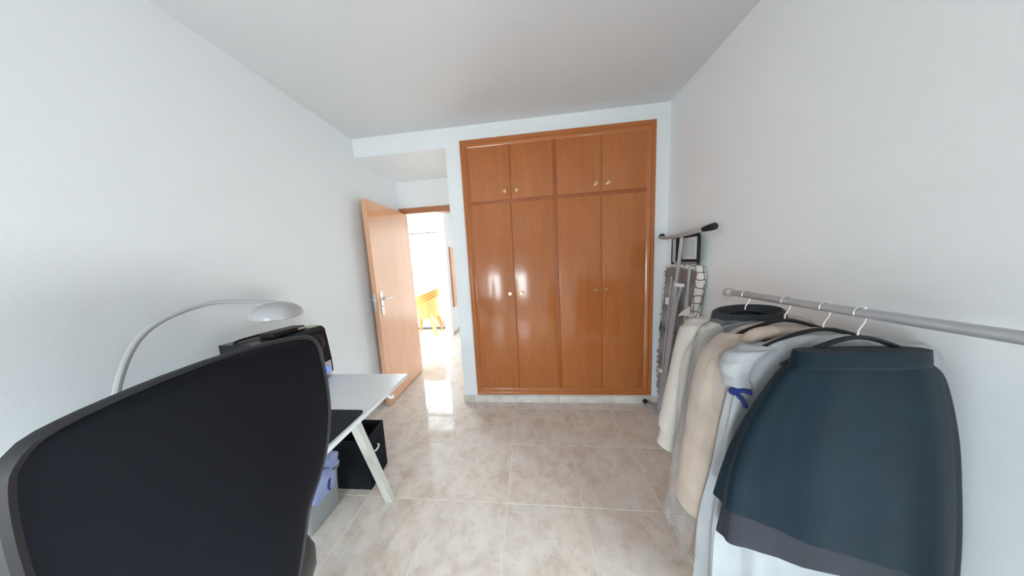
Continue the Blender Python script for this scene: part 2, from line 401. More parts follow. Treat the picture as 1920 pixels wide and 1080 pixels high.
d1 = struct('door_1', (.10,.645,0))
fx = lambda y: .101 + (.646-y)*(.020/.732)      # x of the leaf's room-side face along its width
y0, y1 = -.082, .640
lf = MB().prism([(fx(y0)-.045,y0+.002),(fx(y0),y0),(fx(y1),y1),(fx(y1)-.045,y1)], 'z', .009, 1.957)
part('door_leaf', lf, M['door'], d1, smooth=False)
def lever_set(side):
    xs = fx(.0) + (.0 if side > 0 else -.045); s = side
    o = []
    for k in range(24):
        q = 2*math.pi*k/24; o.append((-.028+.018*math.cos(q), 1.012 + (.098 if math.sin(q) >= 0 else -.098) + .018*math.sin(q)))
    a, b = (xs, xs+s*.009) if s > 0 else (xs-.009, xs)
    hp = part('handle_plate', MB().prism(o, 'x', a, b), M['steel'], d1)
    tb = MB(); tb.tube([(xs+s*.006,-.026,1.048),(xs+s*.045,-.026,1.048)], .010, 12)
    tb.tube(smooth_path([(xs+s*.043,-.030,1.048),(xs+s*.047,.0,1.049),(xs+s*.045,.05,1.052),(xs+s*.040,.10,1.055)],4), [.009]*8+[.008]*4+[.006], 10)
    part('lever', tb, M['steel'], hp)
    part('keyhole', MB().tube([(xs+s*.008,-.028,.985),(xs+s*.0105,-.028,.985)], .007, 12), M['dark_line'], hp)
lever_set(1); lever_set(-1)
lp = part('lock_plate', MB().box((.079,y0-.0025,.945),(.103,y0+.001,1.105), .001), M['steel'], d1)
part('latch', MB().box((.085,y0-.011,1.03),(.097,y0-.001,1.055), .002), M['steel'], lp)
for z in (.25, 1.0, 1.75): part('hinge', MB().tube([(.088,.648,z-.04),(.088,.648,z+.04)], .006, 10), M['steel'], d1)

# ------------------------------------------------------------------ wardrobe
W = thing('wardrobe', 'built-in orange-brown wooden wardrobe with eight plain doors and small round knobs', 'wardrobe', (1.77,0,.084))
X0, X1, Z0, Z1 = .9835, 2.5635, .0845, 2.3755
wp = [(0,0),(0,.020),(.004,.025),(.016,.026),(.021,.021),(.028,.020),(.034,.024),(.042,.024),(.050,.016),(.060,.013),(.064,.010),(.064,-.03),(.0,-.0)]
wp = wp[:-1]
part('casing', mitred((X0,Z1),(X1,Z1),(1,-1),(-1,-1),wp,-.0005), M['wardrobe_h'], W)
part('casing', mitred((X0,Z0),(X1,Z0),(1,1),(-1,1),wp,-.0005), M['wardrobe_h'], W)
part('casing', mitred((X0,Z0),(X0,Z1),(1,1),(1,-1),wp,-.0005), M['wardrobe'], W)
part('casing', mitred((X1,Z0),(X1,Z1),(-1,1),(-1,-1),wp,-.0005), M['wardrobe'], W)
cb = MB(); cb.box((X0+.02,.03,Z0+.02),(X0+.045,.58,Z1-.02)); cb.box((X1-.045,.03,Z0+.02),(X1-.02,.58,Z1-.02)); cb.box((X0+.045,.03,Z1-.045),(X1-.045,.58,Z1-.02)); cb.box((X0+.045,.03,Z0+.02),(X1-.045,.58,Z0+.045)); cb.box((X0+.045,.56,Z0+.045),(X1-.045,.58,Z1-.045))
part('carcass', cb, M['wardrobe_dark'], W, smooth=False)
part('divider', MB().box((1.7535,-.006,Z0+.05),(1.7925,.05,Z1-.05),.002), M['wardrobe_dark'], W)
for a, b in ((X0+.05,1.753),(1.793,X1-.05)): part('rail', MB().box((a,-.003,1.838),(b,.05,1.878),.002), M['wardrobe_dark'], W)
def cab_door(xa, xb, za, zb, kx, kz):
    d = part('door', MB().box((xa,-.012,za),(xb,.008,zb),.0015), M['wardrobe'], W)
    k = MB().lathe([(.0001,-.0005),(.013,0),(.013,.003),(.0075,.006),(.0065,.012),(.010,.016),(.0145,.021),(.0155,.025),(.0135,.0285)],(kx,-.012,kz),(0,-1,0),18)
    kb = part('knob', k, M['brass'], d)
up = [(1.048,1.4005),(1.4035,1.7565),(1.7895,2.147),(2.150,2.499)]
lo = [(1.048,1.392),(1.395,1.7565),(1.7895,2.1435),(2.1465,2.499)]
for (a,b), kx in zip(up, (1.3505,1.4515,2.1005,2.199)): cab_door(a,b,1.872,2.312,kx,1.933)
for (a,b), kx in zip(lo, (1.3495,1.451,2.098,2.192)): cab_door(a,b,.1495,1.842,kx,1.055)

# ------------------------------------------------------------------ hall: wood panel and the stack of yellow chairs
M['panel_wood'] = wood('pale_panel_wood', (.80,.47,.28), (.86,.54,.34), .4, 'z', 0, .12)
PN = thing('wall_panel', 'orange-brown wooden panel hanging on the hall wall beyond the doorway', 'panel', (.03,2.45,.535))
part('board', MB().box((.0285,2.185,.53),(.050,2.86,1.675),.003), M['panel_wood'], PN)
part('edge_strip', MB().box((.0285,2.175,.525),(.053,2.184,1.68),.001), M['doorframe'], PN, 'darker brown edge')

def plastic_chair(loc, rz, label):
    """low-backed barrel armchair of moulded plastic, front towards local +y"""
    root = thing('plastic_chair', label, 'chair', (0,0,0), 'yellow plastic chairs stacked in the hall')
    # shell: arms and back in one wall wrapped round the seat
    N = 36; cols = []
    for k in range(N+1):
        ang = math.radians(50) - math.radians(280)*k/N      # from front right round the back to front left
        t = k/N; back = .5-.5*math.cos(2*math.pi*t)          # 0 at the arm ends, 1 in the middle of the back
        zt = .635 + .145*back**1.3; zb = .385 - .02*back
        flare = .018 + .03*back
        c, s = math.cos(ang), math.sin(ang)
        r0 = .225; r1 = .262+flare*.5
        cols.append([(c*r0,s*r0,zb),(c*(r0+.02),s*(r0+.02),zb+.10),(c*r1,s*r1,zt-.02),(c*(r1+.022),s*(r1+.022),zt-.004),(c*(r1+.012),s*(r1+.012),zt+.004),(c*(r1-.010),s*(r1-.010),zt-.010),(c*(r0+.008),s*(r0+.008),zb+.10),(c*(r0-.014),s*(r0-.014),zb)])
    part('shell', MB().loft(cols), M['yellow'], root, angle=50)
    # seat dish
    rg = []
    for r, z in ((.004,.402),(.10,.404),(.17,.412),(.218,.428),(.232,.424),(.228,.398),(.10,.388),(.004,.386)):
        rg.append([(r*math.cos(q), r*math.sin(q)+(.02 if math.sin(q) > 0 else 0)*r/.2, z) for q in [2*math.pi*j/28 for j in range(28)]])
    part('seat', MB().loft(rg), M['yellow'], root, angle=50)
    for sx_, sy_ in ((1,1),(-1,1),(1,-1),(-1,-1)):
        # L-section leg that tapers and splays
        x, y = .165*sx_, .150*sy_; xb, yb = .235*sx_, (.225 if sy_ > 0 else .250)*sy_
        rr = []
        for t in (0, .5, 1):
            cx_, cy_ = xb+(x-xb)*t, yb+(y-yb)*t; z = .42*t; w = .028+.030*t; th = .007
            pts = [(0,0),(-w,0),(-w,-th),(-th,-th),(-th,-w),(0,-w)]
            rr.append([(cx_+p[0]*sx_, cy_+p[1]*sy_, z) for p in pts])
        part('leg', MB().loft(rr), M['yellow'], root, smooth=False)
    root.location = loc; root.rotation_euler = (0,0,rz)
    return root
CH0 = None
labs = ['bottom chair of the yellow plastic stack, its legs on the hall floor', 'second chair up in the yellow plastic stack in the hall',
        'third chair up in the yellow plastic stack, just under the top one', 'topmost chair of the yellow plastic stack in the hall']
for k in range(4):
    loc = (-.52,2.13,.050*k); rz = math.radians(97)
    if k == 0: CH0 = plastic_chair(loc, rz, labs[0])
    else:
        c = copy_tree(CH0); c.location = loc; c['label'] = labs[k]

# ------------------------------------------------------------------ desk and what is on and under it
D = thing('desk', 'pale grey desk with white slanted legs standing along the left wall', 'desk', (.41,-1.6,0))
part('desktop', MB().box((.006,-2.36,.722),(.82,-.872,.741),.003), M['desk'], D)
part('edge_band', MB().box((.8205,-2.36,.7225),(.8235,-.872,.7405),.001), M['desk'], D)
def desk_leg(y, s):
    # splayed leg of rectangular tube: foot under the desk end, top further along
    a, b = .021, .013
    top, bot = Vector((.685,y-s*.20,.700)), Vector((.672,y,.0))
    rr = [[(p.x+dx*a, p.y+dy*b, p.z) for dx, dy in ((-1,-1),(1,-1),(1,1),(-1,1))] for p in (bot, top)]
    part('leg', MB().loft(rr), M['white_paint'], D, smooth=False)
    top2, bot2 = Vector((.10,y-s*.20,.700)), Vector((.085,y,.0))
    rr = [[(p.x+dx*a, p.y+dy*b, p.z) for dx, dy in ((-1,-1),(1,-1),(1,1),(-1,1))] for p in (bot2, top2)]
    part('leg', MB().loft(rr), M['white_paint'], D, smooth=False)
    part('crossbar', MB().box((.05,y-s*.225,.690),(.74,y-s*.17,.7215),.002), M['white_paint'], D)
desk_leg(-.94, 1); desk_leg(-2.29, -1)
hk = MB().tube(smooth_path([(.796,-1.025,.718),(.799,-1.025,.706),(.808,-1.025,.698),(.820,-1.025,.697),(.828,-1.023,.704)],4), .007, 8)
hk.box((.785,-1.045,.717),(.812,-1.005,.7215),.001)
part('hook', hk, M['white_plastic'], D, 'white plastic hook under the desk edge')
mo = []
for cx_, cy_, q0 in ((.79,-1.215,0),(.30,-1.215,90),(.30,-2.03,180),(.79,-2.03,270)):
    for k in range(6):
        q = math.radians(q0+90*k/5); mo.append((cx_+.022*math.cos(q), cy_+.022*math.sin(q)))
solo('desk_mat', MB().prism(mo,'z',.7415,.7450), M['mat'], (.55,-1.6,.7415), 'large black desk mat lying on the pale grey desk', 'desk mat', smooth=False)

# black speaker box with a blue lit ring, half hidden behind the chair
SP = thing('speaker', 'glossy black speaker box with blue ring light at the desk end', 'speaker', (.22,-1.02,.742))
sx0, sx1, sy0, sy1, sz0, sz1 = .135, .368, -1.18, -.876, .742, 1.035
o = [(sx0,sz0),(sx1-.03,sz0),(sx1+.004,sz0+.025),(sx1+.004,sz0+.10),(sx1-.004,sz0+.2),(sx1-.012,sz1-.016),(sx1-.030,sz1),(sx0,sz1)]
part('cabinet', MB().prism(o,'y',sy0,sy1), M['black_gloss'], SP, smooth=False)
M['blue_led'] = base('blue_led', (.02,.05,.5), .3, Emission_Color=(.03,.12,1,1), Emission_Strength=3.0)[0]
M['silver'] = base('silver_plastic', (.55,.56,.58), .3, .6)[0]
part('front_panel', MB().box((sx1+.001,sy0+.03,sz0+.018),(sx1+.009,sy1-.012,sz0+.095),.002), M['silver'], SP)
rg = []
for k in range(25):
    q = 2*math.pi*k/24; rg.append((sx1+.0105, sy1-.055+.017*math.cos(q), sz0+.052+.017*math.sin(q)))
part('ring_light', MB().tube(rg,.0042,8), M['blue_led'], SP, 'blue glowing ring')
part('dial', MB().tube([(sx1+.008,sy1-.055,sz0+.052),(sx1+.012,sy1-.055,sz0+.052)],.012,16), M['blue_led'], SP)
wo_ = MB().lathe([(.050,0),(.056,.006),(.050,.010),(.035,.004),(.012,.002),(.010,.008),(.001,.010)],(sx1-.010,sy1-.075,sz0+.205),(1,0,.03),22)
part('woofer', wo_, M['rubber'], SP)
part('woofer', MB().lathe([(.050,0),(.056,.006),(.050,.010),(.035,.004),(.012,.002),(.010,.008),(.001,.010)],(sx1-.010,sy0+.085,sz0+.205),(1,0,.03),22), M['rubber'], SP)
for k in range(4):
    part('knob', MB().tube([(sx1-.012,sy1-.045-.045*k,sz0+.118),(sx1+.014,sy1-.045-.045*k,sz0+.114)],.010,12), M['black'], SP)
hd = MB().tube(smooth_path([(.19,sy0+.02,sz1-.004),(.19,sy0+.03,sz1+.008),(.19,-1.06,sz1+.010),(.19,sy1-.08,sz1+.008),(.19,sy1-.07,sz1-.004)],5),.006,8)
part('handle', hd, M['black'], SP)
# small things lying on the speaker
bx_ = MB(); bx_.box((.235,-1.10,1.0355),(.312,-.945,1.060),.006)
cs = thing('glasses_case', 'black case with a silver clasp lying on the black speaker', 'case', (.27,-1.02,1.0355))
part('shell', bx_, M['black'], cs); part('clasp', MB().box((.311,-.985,1.040),(.318,-.955,1.054),.002), M['steel'], cs)
M['foil'] = base('green_silver_foil', (.50,.58,.40), .25, .5)[0]
fo = MB(); n_ = 9
vs = [(.258+.072*i/(n_-1), -.935+.052*j/(n_-1), 1.0372+.005*abs(math.sin(i*1.9+j*1.3))*(.3+.7*math.sin(math.pi*i/(n_-1)))) for i in range(n_) for j in range(n_)]
vs += [(x,y,1.0356) for x,y,z in vs]; k_ = n_*n_
fs = [(i*n_+j,(i+1)*n_+j,(i+1)*n_+j+1,i*n_+j+1) for i in range(n_-1) for j in range(n_-1)]
fs += [tuple(k_+q for q in f[::-1]) for f in fs]
for i in range(n_-1):
    for a, b in ((i,i+1),((n_-1)*n_+i,(n_-1)*n_+i+1),(i*n_,(i+1)*n_),(i*n_+n_-1,(i+1)*n_+n_-1)): fs.append((a,b,b+k_,a+k_))
fo.add(vs, fs)
solo('sweet_packet', fo, M['foil'], (.29,-.91,1.0356), 'crumpled green and silver foil packet on the black speaker', 'packet', smooth=False)

# desk lamp, its grey shade just in the picture
LP = thing('desk_lamp', 'desk lamp with a rounded pale grey shade near left wall', 'lamp', (.20,-1.45,.742))
M['lamp_grey'] = base('lamp_grey', (.42,.42,.43), .3)[0]
part('base', MB().lathe([(.0005,0),(.085,0),(.088,.006),(.082,.018),(.02,.026),(.0005,.026)],(.12,-1.45,.742),(0,0,1),28), M['lamp_grey'], LP)
part('arm', MB().tube(smooth_path([(.12,-1.45,.765),(.12,-1.44,.95),(.13,-1.36,1.15),(.18,-1.22,1.23),(.270,-1.09,1.214),(.298,-1.055,1.202)],6),.009,10), M['lamp_grey'], LP)
part('shade', MB().lathe([(.001,.066),(.03,.064),(.062,.052),(.086,.032),(.096,.012),(.096,.0),(.090,-.004),(.082,.004),(.074,.024),(.055,.044),(.028,.057),(.001,.059)],(.292,-1.050,1.138),(.10,-.05,1),28), M['lamp_grey'], LP)
part('bulb', MB().ellip((.292,-1.050,1.160),(.028,.028,.032)), M['white_plastic'], LP)

# under the desk: black bin, clear tub, blue bag
BN = thing('storage_bin', 'black open-topped storage bin on the floor under the desk end', 'storage bin', (.39,-.80,0))
bz = .325
o0 = [(.255,-.893),(.520,-.890),(.500,-.705),(.255,-.705)]
def sc(o_, k): 
    c = (sum(p[0] for p in o_)/4, sum(p[1] for p in o_)/4); return [(c[0]+(p[0]-c[0])*k, c[1]+(p[1]-c[1])*k) for p in o_]
rr = [[(p[0],p[1],z) for p in sc(o0,k)] for z,k in ((.002,.97),(.01,1.0),(bz-.006,1.02),(bz,1.02),(bz,.95),(.014,.93))]
part('body', MB().loft(rr), M['cloth_black'], BN, smooth=False)
part('handle', MB().tube(smooth_path([(.513,-.822,.205),(.523,-.818,.207),(.526,-.804,.213),(.522,-.790,.220),(.511,-.786,.221)],4),.005,8), M['white_plastic'], BN, 'small white handle')

TB = thing('storage_tub', 'frosted clear plastic tub of laundry under the desk', 'storage tub', (.26,-1.05,0))
def rrect(x0,y0_,x1,y1_,r,z,n=4):
    p = []
    for cx_,cy_,q0 in ((x1-r,y1_-r,0),(x0+r,y1_-r,90),(x0+r,y0_+r,180),(x1-r,y0_+r,270)):
        for k in range(n+1):
            q = math.radians(q0+90*k/n); p.append((cx_+r*math.cos(q), cy_+r*math.sin(q), z))
    return p
tb = MB().loft([rrect(.135,-1.145,.372,-.965,.02,.002), rrect(.13,-1.15,.378,-.96,.022,.012), rrect(.115,-1.165,.388,-.948,.024,.225), rrect(.108,-1.172,.395,-.941,.024,.226), rrect(.108,-1.172,.395,-.941,.024,.236), rrect(.118,-1.162,.385,-.951,.024,.234), rrect(.137,-1.143,.370,-.967,.02,.012)])
part('body', tb, M['tub'], TB)
# cloth bundle: pushed-up blue bag in the tub
M['blue_cloth'] = cloth('blue_violet_cloth', (.31,.34,.50), (.22,.25,.44), .9, 500)
def lump(c, r, seed, n=22, m=14, amp=.12):
    rnd = random.Random(seed); ph = [rnd.uniform(0,6.28) for _ in range(6)]
    rg = []
    for i in range(m+1):
        th = math.pi*min(max(i/m,.02),.98); row = []
        for j in range(n):
            q = 2*math.pi*j/n
            k = 1+amp*(.45*math.sin(11*q+ph[4]+5*th)+math.sin(3*q+ph[0]+2*th)+.6*math.sin(5*q+ph[1]-3*th)+.5*math.sin(7*th+ph[2]+2*q))
            e = lambda v: math.copysign(abs(v)**.75, v)
            row.append((c[0]+r[0]*k*e(math.sin(th))*e(math.cos(q)), c[1]+r[1]*k*e(math.sin(th))*e(math.sin(q)), c[2]-r[2]*(1+amp*.4*math.sin(4*q+ph[3]))*e(math.cos(th))))
        rg.append(row)
    return MB().loft(rg)
BG = thing('laundry_bag', 'crumpled blue-violet cloth bag bulging out of the clear tub', 'bag', (.25,-1.05,.02))
part('body', lump((.252,-1.055,.165),(.103,.075,.15),3), M['blue_cloth'], BG)
part('flap', lump((.345,-1.015,.290),(.060,.080,.060),5,amp=.16), M['blue_cloth'], BG)
M['navy'] = cloth('navy_cloth', (.02,.03,.16), None, .8)
part('overhang', lump((.408,-1.075,.235),(.022,.070,.070),9,amp=.16), M['blue_cloth'], BG)
part('drawstring', MB().tube(smooth_path([(.425,-1.045,.25),(.436,-1.06,.235),(.434,-1.065,.212),(.433,-1.06,.195)],5),.005,8), M['navy'], BG, 'navy drawstring')

# ------------------------------------------------------------------ office chair
OC = thing('office_chair', 'black mesh-backed office chair pushed up to the grey desk', 'chair', (.66,-1.72,0))
NV = Vector((1,.05,0)).normalized(); DV = Vector((NV.y,-NV.x,0)); PB = Vector((.88,-1.385,0))
def ch(w, d, z): p = PB + DV*w + NV*d; return (p.x, p.y, z)
M['mesh_back'] = base('black_mesh', (.006,.007,.011), .75, spec=.15)[0]
ntm = M['mesh_back'].node_tree; pm = ntm.nodes['Principled BSDF']
vm = coords(ntm, (1,1,1), rand=False)
vo = nd(ntm, 'ShaderNodeTexVoronoi'); vo.inputs['Scale'].default_value = 240; link(ntm, vm, vo.inputs['Vector'])
bump(ntm, pm, vo.outputs['Distance'], .2, .0008)
CW = .242
prof = [(.520,.042),(.545,.058),(.595,.078),(.627,.090),(.667,.104),(.695,.124),(.732,.154),(.778,.181),(.849,.206),(.912,.219),(.987,.222),(1.055,.220),(1.10,.216),(1.121,.210),(1.141,.196),(1.150,.174),(1.157,.14),(1.164,.09),(1.168,.03)]
prof = smooth_path([(a,b) for a,b in prof], 2)
def curve_d(w, z, hw):     # wraps forward at its sides, lumbar bulge
    return (.035*(hw/.225)**.5 + .012*math.sin(max(0,z-.52)/.64*math.pi))*(1-min(1,abs(w)/hw)**2) - .006
rows_f, rows_b = [], []
nw = 14
for z, hw in prof:
    rows_f.append([ch(CW+hw*(-1+2*j/nw), curve_d(hw*(-1+2*j/nw), z, hw), z) for j in range(nw+1)])
    rows_b.append([ch(CW+hw*(-1+2*j/nw), curve_d(hw*(-1+2*j/nw), z, hw)-.012, z) for j in range(nw+1)])
part('backrest', MB().loft([a+b[::-1] for a, b in zip(rows_f, rows_b)]), M['mesh_back'], OC, angle=60)
edge = [ch(CW-hw, curve_d(hw,z,hw)-.004, z) for z, hw in prof] + [ch(CW+hw, curve_d(hw,z,hw)-.004, z) for z, hw in prof[::-1]]
M['rim'] = base('dark_grey_rim', (.03,.03,.034), .4, spec=.35)[0]
part('back_frame', MB().tube(edge, .0085, 8), M['rim'], OC)
part('spine', MB().loft([rr_ for rr_ in [[ch(CW+a*w,d+b*.013,z) for a,b in ((-1,-1),(1,-1),(1,1),(-1,1))] for w,d,z in ((.016,-.012,.585),(.020,-.022,.55),(.024,-.03,.52),(.026,-.05,.49),(.03,-.09,.45),(.03,-.16,.425),(.03,-.26,.42))]]), M['black'], OC)
# seat cushion, dark brown-grey fabric
M['seat'] = cloth('seat_fabric', (.095,.082,.078), (.075,.065,.062), .95, 700)
def seat_ring(k, z, dz=0):
    p = []
    for q0, (w, d) in zip((0,90,180,270), ((1,1),(-1,1),(-1,-1),(1,-1))):
        for i in range(6):
            q = math.radians(q0+90*i/5)
            p.append(ch(CW+w*.045*k+.155*k*math.cos(q), -.265+d*.095*k+.155*k*math.sin(q), z))
    return p
part('seat', MB().loft([seat_ring(.80,.415),seat_ring(.95,.424),seat_ring(1,.445),seat_ring(1,.468),seat_ring(.96,.482),seat_ring(.85,.488),seat_ring(.4,.484)]), M['seat'], OC, 'dark brown-grey fabric seat', angle=60)
cc = ch(CW,-.28,0)
gl = MB(); gl.tube([(cc[0],cc[1],.13),(cc[0],cc[1],.30)],.026,14); gl.tube([(cc[0],cc[1],.30),(cc[0],cc[1],.40)],.015,12); gl.box((cc[0]-.09,cc[1]-.07,.385),(cc[0]+.09,cc[1]+.07,.414),.006)
part('column', gl, M['black'], OC)
for k in range(5):
    q = 2*math.pi*k/5+.35; c, s = math.cos(q), math.sin(q)
    a = part('star_arm', MB().tube([(cc[0]+.02*c,cc[1]+.02*s,.125),(cc[0]+.15*c,cc[1]+.15*s,.105),(cc[0]+.29*c,cc[1]+.29*s,.072)],[.026,.020,.014],8), M['black'], OC)
    e = (cc[0]+.285*c, cc[1]+.285*s)
    part('caster', MB().tube([(e[0]-.024*s,e[1]+.024*c,.0265),(e[0]+.024*s,e[1]-.024*c,.0265)],.026,14).tube([(e[0],e[1],.03),(e[0],e[1],.075)],.007,8), M['rubber'], a)

# ------------------------------------------------------------------ ironing board folded away in the corner
IB = thing('ironing_board', 'folded ironing board with black honeycomb-line cover leaning in corner', 'ironing board', (2.55,-.2,0))
def bx0(z): return 2.600 + .040*(z/1.25)           # board plane leans to the right wall
prof = smooth_path([(.035,-.150,.012),(.05,-.152,.045),(.09,-.165,.085),(.15,-.175,.115),(.30,-.185,.150),(.50,-.200,.172),(.78,-.222,.182),(1.05,-.250,.192),(1.17,-.258,.196),(1.21,-.259,.188),(1.235,-.259,.168),(1.247,-.259,.13),(1.25,-.259,.10)], 3)
def board(dx0, dx1, k, off=0.0):
    out = [(c-(h-off)*k, z) for z, c, h in prof] + [(c+(h-off)*k, z) for z, c, h in prof[::-1]]
    n = len(out); vs = [(bx0(z)+dx0, y, z) for y, z in out] + [(bx0(z)+dx1, y, z) for y, z in out]
    m = len(prof); fs = [(i,(i+1)%n,n+(i+1)%n,n+i) for i in range(n)]
    for i in range(m-1):
        a, b, c, d = i, i+1, n-2-i, n-1-i
        fs.append((a,b,c,d)); fs.append((n+d,n+c,n+b,n+a))
    return MB().add(vs, fs)
mc, ntc, pc = base('cover_fabric', (.80,.78,.74), .85)
vC = coords(ntc, (1,1,1), rand=False)
vv = nd(ntc, 'ShaderNodeTexVoronoi', feature='DISTANCE_TO_EDGE'); vv.inputs['Scale'].default_value = 19; vv.inputs['Randomness'].default_value = .62; link(ntc, vC, vv.inputs['Vector'])
link(ntc, ramp(ntc, vv.outputs['Distance'], [(.035,(.012,.012,.014)),(.055,(.80,.78,.74))]), pc.inputs['Base Color'])
M['cover'] = mc
mm, ntm, pm = base('metal_mesh', (.25,.25,.27), .5, .6)
vM = coords(ntm, (1,1,1), rand=False); v2 = nd(ntm, 'ShaderNodeTexVoronoi'); v2.inputs['Scale'].default_value = 130; v2.inputs['Randomness'].default_value = .1; link(ntm, vM, v2.inputs['Vector'])
link(ntm, ramp(ntm, v2.outputs['Distance'], [(.28,(.04,.04,.045)),(.40,(.46,.46,.48))]), pm.inputs['Base Color'])
M['metal_mesh'] = mm
part('mesh_panel', board(-.010,.006,1,.012), M['metal_mesh'], IB, smooth=False)
part('cover', board(.0065,.022,1.0), M['cover'], IB, 'white cover with black honeycomb lines', smooth=False)
# gathered hem of the cover folded over the edge
path = [(bx0(z), c-h, z) for z, c, h in prof] + [(bx0(z), c+h, z) for z, c, h in prof[::-1]]
rings = []
for i, p in enumerate(path):
    a = Vector(path[max(i-1,0)]); b = Vector(path[min(i+1,len(path)-1)]); t = (b-a).normalized()
    nrm = Vector((1,0,0)).cross(t).normalized()
    zc = .6; cen = Vector((p[0], [c for z,c,h in prof if abs(z-p[2])<1e-6][0], p[2]))
    inw = nrm if nrm.dot(cen-Vector(p)) > 0 else -nrm
    if p[2] > 1.2: inw = (inw*.3 + Vector((0,0,-1))).normalized()
    wv = (.026 if p[1] < -.2 else .015) + .005*math.sin(i*2.3)
    q = Vector(p); X = Vector((1,0,0))
    rings.append([tuple(q-inw*.003+X*.018), tuple(q-inw*.006), tuple(q-X*.017), tuple(q+inw*wv-X*.020), tuple(q+inw*wv-X*.014), tuple(q+inw*.004-X*.011)])
part('cover_hem', MB().loft(rings), M['cover'], IB, smooth=False)
# legs folded flat against the underside: x in front of the board
def tb_(pts, r=.0095, mt='chrome', name='leg', label=None, n=10): part(name, MB().tube(pts, r, n), M[mt], IB, label)
tb_([(2.585,-.324,1.448),(2.575,-.26,.78),(2.555,-.150,.025)], .0115)                  # long leg from the top foot bar
tb_(smooth_path([(2.575,-.352,1.100),(2.57,-.350,1.06),(2.568,-.325,.98),(2.562,-.300,.80),(2.555,-.245,.42),(2.552,-.19,.10)],4), .0095)
tb_([(2.588,-.275,1.115),(2.575,-.245,.70),(2.562,-.175,.075)], .0095)
tb_([(2.580,-.300,1.10),(2.570,-.272,.70),(2.556,-.200,.10)], .0085)
tb_([(2.594,-.24,1.13),(2.584,-.212,.72),(2.570,-.158,.12)], .0075)
tb_([(2.592,-.215,1.16),(2.58,-.185,.70),(2.57,-.140,.18)], .007, name='rail')
tb_([(2.590,-.405,1.245),(2.588,-.395,.95),(2.583,-.375,.70)], .008, name='rail')
tb_([(2.588,-.405,1.15),(2.585,-.370,.90)], .006, name='rail')
part('bracket', MB().box((2.560,-.362,1.098),(2.592,-.300,1.122),.003), M['white_plastic'], IB, 'white plastic bracket')
part('clip', MB().box((2.565,-.205,.945),(2.588,-.187,1.0),.003), M['white_plastic'], IB)
part('clip', MB().box((2.548,-.170,.376),(2.570,-.146,.402),.003), M['white_plastic'], IB)
part('crossbar', MB().tube([(2.592,-.075,.735),(2.588,-.20,.74),(2.588,-.34,.74)], .006, 8), M['dark_line'], IB)
part('care_label', MB().loft([[(2.578,-.325,.885),(2.577,-.325,.884),(2.578,-.322,.888)],[(2.574,-.37,.912),(2.5735,-.37,.900),(2.574,-.372,.930)],[(2.572,-.452,.930),(2.5715,-.452,.912),(2.572,-.452,.985)]]), M['white_plastic'], IB, 'white care label')
# top foot: bowed bar with two black caps
bar = smooth_path([(2.610,.000-.015,1.472),(2.588,-.07,1.462),(2.572,-.17,1.452),(2.566,-.27,1.450),(2.572,-.38,1.455),(2.592,-.455,1.464),(2.618,-.505,1.474)],4)
part('foot_bar', MB().tube(bar,.0125,12), M['chrome'], IB)
def cap(p, q):
    p, q = Vector(p), Vector(q); d = (q-p)
    part('foot_cap', MB().lathe([(.001,-.004),(.014,-.002),(.017,.012),(.021,d.length*.6),(.021,d.length*.9),(.015,d.length*1.0),(.001,d.length*1.03)], p, d, 16), M['rubber'], IB)
cap((2.594,-.052,1.466),(2.628,-.010,1.481)); cap((2.606,-.485,1.470),(2.636,-.548,1.482))
# bottom foot
bar = smooth_path([(2.512,-.036,.030),(2.530,-.10,.024),(2.548,-.17,.021),(2.560,-.26,.021),(2.57,-.36,.024),(2.58,-.43,.030)],4)
part('foot_bar', MB().tube(bar,.0115,12), M['chrome'], IB)
cap((2.516,-.05,.029),(2.506,-.018,.034)); cap((2.578,-.41,.028),(2.586,-.46,.034))
# iron rest at the heel end
ir = MB()
def frm(a, b, r=.011): ir.tube([a, b], r, 8)
xr_ = 2.628
tray = smooth_path([(xr_,-.155,1.255),(xr_,-.155,1.42),(xr_,-.165,1.448),(xr_,-.19,1.458),(xr_,-.39,1.458),(xr_,-.415,1.448),(xr_,-.425,1.42),(xr_,-.425,1.255)],3)
part('iron_rest_frame', MB().tube(tray,.0085,8), M['black'], IB)
part('iron_rest', MB().box((2.632,-.420,1.268),(2.640,-.160,1.452),.003), M['rim'], IB)
M['rest_grey'] = base('rest_grey', (.62,.62,.62), .4)[0]
part('rest_plate', MB().box((2.622,-.408,1.288),(2.632,-.272,1.436),.004), M['rest_grey'], IB, 'pale grey heat-proof plate')
M['pale_grey'] = base('pale_grey_pad', (.50,.56,.56), .6)[0]
part('silicone_pad', MB().box((2.619,-.400,1.315),(2.6225,-.285,1.412),.003), M['pale_grey'], IB, smooth=False)
for y in (-.185,-.205): part('rest_rod', MB().tube([(2.615,y,1.270),(2.615,y,1.44)],.005,8), M['chrome'], IB)

